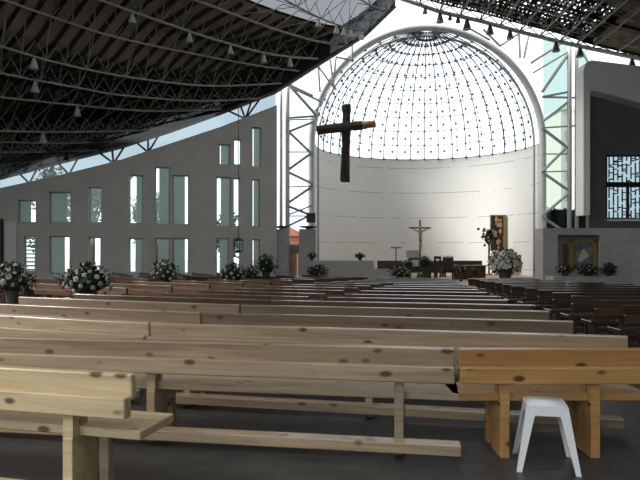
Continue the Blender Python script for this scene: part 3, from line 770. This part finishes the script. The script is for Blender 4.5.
# ------------------------------------------------------------------ flower arrangements
fb = bmesh.new()
for k in range(7):
    a = 2*PI*k/7; blob(fb, (.035*math.cos(a), .035*math.sin(a), .008*math.sin(3*a)), .026, 1, .1, (1, 1, .6))
blob(fb, (0, 0, .015), .028, 1)
fme = bpy.data.meshes.new('flower'); fb.to_mesh(fme); fb.free(); fme.materials.append(M['flower'])
pme = fme.copy(); pme.materials[0] = M['pink']; vme = fme.copy(); vme.materials[0] = M['violet']
M['creamflower'] = noisy('bright_cream_flower', (.60, .58, .52), (.72, .70, .64), 8, .7)  # lighter flower copy: sunlight on the big ball put into the colour
wme = fme.copy(); wme.materials[0] = M['creamflower']
def bouquet(c, rw, rh, label, group, nf=30, base='pot', seed=1, stand=None, mix=.85, fs=1.0, alt=None):
    """c: centre of the foliage ball; stand: z the pot's foot stands on"""
    rn = random.Random(seed); fz_ = stand if stand is not None else c[2]-rh-.25
    t = thing('flower_arrangement', label, 'flowers', (c[0], c[1], fz_), 0, group)
    h = c[2]-fz_
    if base == 'none': h = rh*.75
    bm = bmesh.new()
    for k in range(int(260*max(.5, min(1.3, rw/.4)))):
        a = rn.uniform(0, 2*PI); e = rn.uniform(-.8, PI/2); rr_ = rn.uniform(.6, 1.14)
        d_ = Vector((math.cos(e)*math.cos(a), math.cos(e)*math.sin(a), math.sin(e)))
        p = Vector((d_.x*rw*rr_, d_.y*rw*rr_, h+d_.z*rh*rr_))
        u = Vector((rn.uniform(-1, 1), rn.uniform(-1, 1), rn.uniform(-1, 1))).normalized(); v = d_.cross(u)
        if v.length < .1: continue
        v.normalize(); l = rn.uniform(.07, .14)*max(.7, rw/.45); w_ = l*.35
        q = [p-u*l*.5, p+v*w_, p+d_*l*.6+u*l*.4, p-v*w_]
        quad(bm, *q)
    blob(bm, (0, 0, h), 1, 2, .08, (rw*.72, rw*.72, rh*.75))
    obj('foliage', bm, M['leaf'], t)
    if base == 'pot': obj('pot', bm_lathe([(rw*.28, 0), (rw*.36, .05), (rw*.46, h-rh*.55), (rw*.40, h-rh*.5)], 14), M['pot'], t)
    elif base == 'stand':
        obj('pot', bm_lathe([(rw*.22, h-rh-.16), (rw*.30, h-rh-.12), (rw*.40, h-rh*.6), (rw*.35, h-rh*.55)], 14), M['pot'], t)
        obj('stand', bm_lathe([(.22, 0), (.2, .04), (.035, .07), (.035, h-rh-.18), (.12, h-rh-.15)], 12), M['black'], t)
    for k in range(nf):
        a = k*2.39996+seed; e = math.asin(max(-.55, min(1, -.5+1.5*((k+.5)/nf)))); d_ = Vector((math.cos(e)*math.cos(a), math.cos(e)*math.sin(a), math.sin(e)))
        j = rn.uniform(.86, 1.1)
        me = fme if rn.random() < mix else ((alt or pme))
        o = link('flower', me, t, (d_.x*rw*j, d_.y*rw*j, h+d_.z*rh*j), d_.to_track_quat('Z', 'Y').to_euler(), (rn.uniform(.55, 1.05)*fs,)*3)
    return t
g = 'white flower arrangements by the pews'
def bq(px, py, wpx, hpx, Y, label, group=g, **k):
    c = P(px, py, Y); rw, rh = wpx/2/F*Y, hpx/2/F*Y
    if 'stand' not in k: k['stand'] = fz(c.x, c.y)
    return bouquet(c, rw, rh, label, group, **k)
bq(12, 281, 36, 32, 12.2, 'round white flower arrangement at the very edge of the picture', base='stand', seed=1, nf=38)
bq(88, 282, 44, 33, 12.0, 'largest white flower arrangement below the third window', base='stand', seed=2, nf=46, mix=.93)
bq(165, 273, 25, 23, 19.5, 'white flower arrangement below the pair of tall windows', base='stand', seed=3, nf=34)
bq(233, 275, 25, 20, 21.7, 'white flower arrangement below the hanging lantern', base='stand', seed=4, nf=34, fs=1.2)
bq(251.5, 273, 14, 14, 22.4, 'white flower arrangement between two others below the lantern', base='stand', seed=5, nf=20)
bq(266, 266, 21, 20, 23.2, 'tall leafy flower arrangement left of the small wooden door', base='stand', seed=6, nf=18)
bq(317, 273, 20, 14, 28.4, 'white flower arrangement before the grey parapet', base='pot', seed=7, nf=26, stand=-.17)
bq(400, 272, 20, 12, 28.0, 'white flower arrangement left of the standing crucifix', base='pot', seed=8, nf=36, stand=-.17, fs=1.3)
bq(505, 263, 30, 24, 31.0, 'big white flower ball in front of the gilded panel', base='pot', seed=9, nf=150, stand=.1, mix=.25, alt=wme, fs=1.9)

# ------------------------------------------------------------------ sanctuary furniture
# parapet
bm = bmesh.new(); box(bm, (X(312, 33), 33.0, -.5), (X(374, 33), 33.5, Z(260.5, 33)), bev=.03)
pp = obj('parapet', bm, M['stone'], None); tag(pp, 'low grey stone parapet before the left end of the apse wall', 'parapet')
for px, py, w_, lab in ((312, 256.5, 9, 'small plant at the pier end of the grey parapet'), (360, 256.5, 10, 'small plant on the altar end of the grey parapet')):
    c = P(px, py, 33.25); zt = Z(260.5, 33)
    bouquet((c.x, 33.25, zt+.24), w_/2/F*33, .14, lab, 'small plants on the parapet', nf=5, base='pot', seed=int(px), stand=zt, mix=.4, alt=fme)
# steps between parapet and altar
bm = bmesh.new()
for i in range(4): box(bm, (X(375, 33), 33.6+i*.3, 0), (X(402, 33), 34.8, .14*(i+1)))
o = obj('side_steps', bm, M['stone'], None); tag(o, 'short flight of grey steps beside the grey parapet', 'steps')
# credence bench along the apse
cb = thing('altar_bench', 'long low dark wooden bench along the foot of the apse wall', 'bench', (X(430, 38), 38.2, 0))
obj('seat', bm_box((-3.2, -.25, .56), (3.3, .25, .66)), M['dark'], cb); obj('back_panel', bm_box((-3.2, .18, .2), (3.3, .25, .95)), M['dark'], cb)
for x in (-3.0, 0, 3.1): obj('leg', bm_box((x-.06, -.2, 0), (x+.06, .2, .56)), M['dark'], cb)
# lamp/candle stand
b = Vector((X(396, 33), 33.0, 0))
t = thing('candle_stand', 'thin black candle stand left of the standing crucifix', 'candle stand', tuple(b))
obj('pole', bm_tube([(0, 0, 0), (0, 0, 1.72)], .03, 6), M['black'], t); obj('base', bm_lathe([(.22, 0), (.2, .04), (.04, .1)], 12), M['black'], t)
obj('tray', bm_box((-.28, -.1, 1.70), (.28, .1, 1.76)), M['black'], t)
for x in (-.22, 0, .22): obj('candle', bm_tube([(x, 0, 1.76), (x, 0, 1.9)], .03, 6), M['cloth'], t)
# standing crucifix
b = Vector((X(420, 33), 33.0, 0))
t = thing('standing_crucifix', 'slender standing crucifix with a carved figure near the altar', 'crucifix', tuple(b))
zt = Z(220, 33)
obj('pole', bm_tube([(0, 0, 0), (0, 0, zt)], .05, 6), M['dark'], t); obj('base', bm_lathe([(.42, 0), (.40, .08), (.2, .14), (.15, .35), (.05, .45)], 14), M['dark'], t)
obj('crossbar', bm_tube([(-.58, 0, zt-.42), (.58, 0, zt-.42)], .045, 6), M['dark'], t)
bm = bmesh.new()
for pts, rs_ in (([(0, -.09, zt-.62), (0, -.11, zt-.95), (.01, -.1, zt-1.15)], [.10, .075, .085]), ([(0, -.1, zt-1.12), (.03, -.13, zt-1.4), (.0, -.09, zt-1.75)], [.085, .055, .035]), ([(-.08, -.08, zt-.62), (-.3, -.06, zt-.52), (-.52, -.05, zt-.43)], [.045, .032, .022]), ([(.08, -.08, zt-.62), (.3, -.06, zt-.52), (.52, -.05, zt-.43)], [.045, .032, .022]), ([(0, -.1, zt-.60), (.01, -.11, zt-.5)], [.04, .04])): tube(bm, pts, rs_, 7)
blob(bm, (.02, -.12, zt-.42), .085, 2, 0, (1, 1, 1.25))
obj('carved_figure', bm, M['skin'], t, True)
# altar with cloth
b = Vector((X(416, 35), 35.2, 0))
t = thing('altar', 'grey altar table with white cloth behind the standing crucifix', 'altar', tuple(b))
obj('top', bm_box((-.75, -.4, .92), (.95, .4, 1.02), bev=.01), M['stone'], t); obj('cloth', bm_box((-.55, -.42, .70), (.55, .42, 1.035), bev=.01), M['cloth'], t)
for x in (-.5, .7): obj('pedestal', bm_box((x-.15, -.3, 0), (x+.15, .3, .92)), M['dark'], t)
t = thing('reading_stand', 'grey slab reading stand on the altar table', 'stand', (X(414, 35), 35.2, 1.035))
obj('panel', bm_box((-.42, -.05, .12), (.42, .0, .56), Matrix.Rotation(R(-12), 3, 'X')), M['grsteel'], t); obj('foot', bm_box((-.25, -.12, 0), (.25, .12, .14)), M['dark'], t)
bq(425, 263, 14, 12, 33.6, 'small dark leafy arrangement beside the foot of the crucifix', 'altar flowers', base='pot', nf=8, seed=12, stand=0)
bq(409, 265, 11, 10, 33.2, 'small leafy arrangement below the grey reading stand', 'altar flowers', base='pot', nf=8, seed=13, stand=0)
# presider chairs
def chair(px, label, wpx, ht, open_):
    Y = 32.6; hw = wpx/2/F*Y
    t = thing('altar_chair', label, 'chair', (X(px, Y), Y, 0), 0, 'dark chairs by the altar')
    for x in (-hw+.04, hw-.04):
        obj('leg', bm_box((x-.04, -.3, 0), (x+.04, -.22, .45)), M['dark'], t); obj('leg', bm_box((x-.04, .22, 0), (x+.04, .3, .45)), M['dark'], t)
        obj('armrest', bm_box((x-.04, -.3, .45), (x+.04, .25, .70)), M['dark'], t)
    obj('seat', bm_box((-hw, -.3, .42), (hw, .3, .50)), M['dark'], t)
    if open_:
        obj('back', (lambda q: (box(q, (-hw, .22, .5), (-hw+.1, .3, ht)), box(q, (hw-.1, .22, .5), (hw, .3, ht)), box(q, (-hw, .22, ht-.14), (hw, .3, ht)), q)[-1])(bmesh.new()), M['dark'], t)
    else: obj('back', bm_box((-hw, .22, .5), (hw, .3, ht), bev=.04), M['dark'], t)
chair(438.5, 'narrow dark altar chair right of the standing crucifix', 7, 1.28, True)
chair(449, 'wide dark altar chair with a white cloth on top', 11, 1.26, False)
o = obj('chair_cloth', bm_box((X(444, 32.6), 32.78, 1.2), (X(453, 32.6), 32.93, 1.31), bev=.02), M['cloth']); tag(o, 'white cloth lying over the back of the wide altar chair', 'cloth')
bq(445, 276.5, 9, 5, 31.0, 'low white flowers in front of the altar chairs', 'altar flowers', base='none', nf=40, seed=15, stand=.02, mix=.2, alt=wme, fs=1.5)
# brown sideboard + urn
t = thing('low_cabinet', 'low brown wooden cabinet right of the altar chairs', 'cabinet', (X(469, 34), 34, 0))
obj('body', bm_box((-.8, -.25, 0), (.85, .25, .70)), M['dark'], t); obj('top', bm_box((-.86, -.3, .70), (.9, .3, .78)), M['redwood'], t)
for x in (-.52, .02, .56): obj('door', bm_box((x-.24, -.28, .14), (x+.24, -.25, .64)), M['redwood'], t)
b = (X(475, 32.8), 32.8, 0)
t = thing('urn', 'dark urn on a post before the low brown cabinet', 'urn', b)
obj('body', bm_lathe([(.2, 0), (.18, .1), (.08, .16), (.14, .35), (.20, .52), (.16, .62), (.08, .68), (.12, .76)], 14), M['black'], t)
bq(461, 270, 10, 8, 31.8, 'brownish dried arrangement between the chairs and the urn', 'altar flowers', base='pot', nf=12, seed=16, stand=0, mix=.2)
# gilded panel
b = P(498, 251, 40.5); 
t = thing('altarpiece', 'tall narrow gilded altarpiece with carved relief on the bright wall', 'altarpiece', (b.x, 40.5, b.z))
hh = 36/F*40.5; hw = .5
obj('back_panel', bm_box((-hw, 0, 0), (hw, .12, hh)), M['dark'], t)
obj('frame', (lambda q: (box(q, (hw-.17, -.08, 0), (hw, .0, hh)), box(q, (-hw, -.08, hh-.08), (hw, 0, hh)), box(q, (-hw, -.08, 0), (hw, 0, .10)), q)[-1])(bmesh.new()), M['gold'], t)
obj('side_frame', bm_box((-hw, -.08, 0), (-hw+.17, 0, hh)), M['dark'], t)
bm = bmesh.new(); rn = random.Random(5)
for k in range(15): blob(bm, (rn.uniform(-.2, .15), -.06, rn.uniform(.2, hh-.15)), rn.uniform(.06, .13), 1, .2, (1, .6, 1.6))
obj('relief', bm, M['skin'], t)
b = (X(489, 39.6), 39.6, 0)
t = thing('flower_stand', 'dark stand with flower spray left of the gilded altarpiece', 'flowers', b)
obj('stand', bm_lathe([(.3, 0), (.28, .06), (.06, .12), (.06, 1.9), (.2, 2.2)], 10), M['redwood'], t)
bm = bmesh.new()
for k in range(60):
    blob(bm, (rn.gauss(0, .18), rn.gauss(0, .12), 2.55+rn.gauss(0, .25)), .09, 1, .3)
obj('foliage', bm, M['leaf'], t)
for k in range(8): link('flower', fme, t, (rn.gauss(0, .2), -.3, 2.6+rn.gauss(0, .25)), (PI/2, 0, 0), (1.3,)*3)
t = thing('side_table', 'small red brown table below the gilded altarpiece', 'table', (X(503, 39.6), 39.6, 0))
obj('top', bm_box((-.45, -.3, 1.2), (.6, .3, 1.28)), M['redwood'], t)
for x in (-.42, .52): obj('leg', bm_box((x-.06, -.25, 0), (x+.06, .25, 1.2)), M['redwood'], t)
bm = bmesh.new(); box(bm, (X(484, 31.6), 31.6, 0), (X(513, 31.6), 32.2, .16)); o = obj('stone_block', bm, M['tan']); tag(o, 'low tan stone block behind the big white flower ball', 'block')
bm = bmesh.new(); box(bm, (X(513.5, 31.6), 31.6, 0), (X(536, 31.6), 32.2, .2)); o = obj('stone_block', bm, M['stone']); tag(o, 'low grey stone block right of the big white flower ball', 'block')
# loudspeaker on the arch
b = P(311, 223, 36.2)
t = thing('loudspeaker', 'small dark loudspeaker on the left foot of the arch', 'loudspeaker', tuple(b+Vector((0, -.5, 0))))
obj('cabinet', bm_box((-.26, -.2, 0), (.26, .15, .55), bev=.03), M['black'], t); obj('mount', bm_box((-.05, .1, .2), (.05, .75, .3)), M['grsteel'], t)
# framed picture in the niche and flowers
Yp = YL+.22
b = Vector((X(583.3, Yp), Yp, nz0))
t = thing('framed_picture', 'gold framed dim picture standing in the square niche', 'picture', tuple(b))
fw, fh = 13.2/F*Yp, 31/F*Yp
obj('frame', (lambda q: (box(q, (-fw, -.06, 0), (-fw+.16, .06, fh)), box(q, (fw-.16, -.06, 0), (fw, .06, fh)), box(q, (-fw, -.06, 0), (fw, .06, .12)), box(q, (-fw, -.06, fh-.12), (fw, .06, fh)), q)[-1])(bmesh.new()), M['gold'], t)
obj('canvas', bm_box((-fw+.14, -.01, .12), (fw-.14, .03, fh-.12)), M['canvas'], t)
bm = bmesh.new()
for dx, dz, r_ in ((-.05, .75, .2), (.12, .85, .16), (.02, 1.05, .12), (-.18, .6, .12)): blob(bm, (dx, -.012, dz), r_, 2, .15, (1, .05, 1.1))
obj('painted_patch', bm, M['plaster'], t)
t = thing('niche_curtain', 'narrow rust red hanging beside the gold framed picture', 'hanging', (X(565.5, YL+.5), YL+.5, nz0))
obj('cloth', bm_box((-.12, 0, 0), (.10, .05, 1.5), bev=.02), M['redwood'], t)
bq(565, 270, 16, 9, 32.85, 'violet flower arrangement before the gold picture frame at its rust red hanging', 'flowers below the niche', base='pot', nf=24, seed=21, mix=.2, alt=vme, stand=nz0-.25, fs=1.3)
bq(588, 270, 21, 9, 32.85, 'violet and white flower arrangement centred below the gold framed picture', 'flowers below the niche', base='pot', nf=34, seed=22, mix=.35, alt=vme, stand=nz0-.25, fs=1.3)
bq(609, 270, 15, 13, 32.85, 'dark round plant right of the niche', 'flowers below the niche', base='pot', nf=6, seed=23, mix=0, alt=vme, stand=nz0-.25)
bm = bmesh.new(); box(bm, (X(553, 32.3), 32.3, -.6), (X(620, 32.3), YL-.005, nz0-.25)); o = obj('niche_ledge', bm, M['stone']); tag(o, 'grey stone ledge carrying the flowers below the niche', 'ledge')

# ------------------------------------------------------------------ outside
def tree(x, y, h, r, label, seed, n=900):
    rn = random.Random(seed); t = thing('tree', label, 'tree', (x, y, -.7), 0, 'trees beyond the grey wall')
    bm = bmesh.new(); tube(bm, [(0, 0, 0), (.1, 0, h*.4), (0, .1, h*.8)], [.22, .16, .06], 7)
    for k in range(5):
        a = k*1.3; tube(bm, [(.05, 0, h*.4), (math.cos(a)*r*.5, math.sin(a)*r*.5, h*.7)], [.1, .04], 5)
    obj('trunk', bm, M['bark'], t)
    bm = bmesh.new(); cl = [(rn.gauss(0, r*.45), rn.gauss(0, r*.45), h*.72+rn.gauss(0, h*.13)) for _ in range(14)]
    for k in range(n):
        c = Vector(rn.choice(cl)); p = c+Vector((rn.gauss(0, r*.22), rn.gauss(0, r*.22), rn.gauss(0, r*.2)))
        u = Vector((rn.uniform(-1, 1), rn.uniform(-1, 1), rn.uniform(-1, 1))).normalized(); v = u.orthogonal().normalized(); l = rn.uniform(.14, .3)
        quad(bm, p-u*l, p+v*l*.5, p+u*l, p-v*l*.5)
    o = obj('crown', bm, M['treeleaf'], t); o['kind'] = 'stuff'
tl = [(-25, 44, 7.6, 2.0, 'leafy tree seen through the glass strip at the picture edge'), (-20.5, 47, 8.2, 1.9, 'second leafy tree from the edge, over the grey wall'), (-16.2, 44, 8.6, 1.9, 'third leafy tree from the edge behind the first pair of windows'),
      (-12.2, 46, 6.6, 1.5, 'leafy tree seen through the fourth window'), (-6.5, 43, 4.5, 1.6, 'low leafy tree seen behind the lantern window')]
for i, a in enumerate(tl): tree(*a, seed=30+i)
bm = bmesh.new(); box(bm, (X(270, 48), 48, -.7), (X(306, 48), 52, Z(236, 48))); prism(bm, [(X(268, 48), 47.8, Z(236, 48)), (X(308, 48), 47.8, Z(236, 48)), (X(288, 48), 47.8, Z(226, 48))], (0, 4.4, 0))
o = obj('brick_house', bm, M['brick']); tag(o, 'red brick gable outside behind the small wooden door', 'house')
t = thing('tower_block', 'distant rose coloured building seen right of the arch', 'building', (X(565, 80), 80, -.7))
obj('walls', bm_box((-.5, 0, 0), (1.3, 6, Z(110, 80)+.7)), M['sidewall'], t); obj('roof', bm_box((-.7, -.3, Z(110, 80)+.7), (1.5, 6.3, Z(110, 80)+1.2)), M['pale'], t)
for k in range(5): obj('window', bm_box((0, -.06, 6+k*2.6), (.8, 0, 7.3+k*2.6)), M['grsteel'], t)
bm = bmesh.new(); rn = random.Random(8); c0, c1 = X(545, 39), X(592, 39)
for k in range(1500):
    p = Vector((rn.uniform(c0, c1), rn.uniform(38.6, 39.6), rn.uniform(1, Z(209, 39))+rn.gauss(0, .1))); u = Vector((rn.uniform(-1, 1), rn.uniform(-1, 1), rn.uniform(-1, 1))).normalized(); v = u.orthogonal().normalized()
    quad(bm, p-u*.14, p+v*.07, p+u*.14, p-v*.07)
box(bm, (c0, 38.8, -.7), (c1, 39.4, Z(210, 39)))
o = obj('hedge', bm, M['leaf']); tag(o, 'dark clipped hedge outside the green glass right of the arch', 'hedge', kind='stuff')
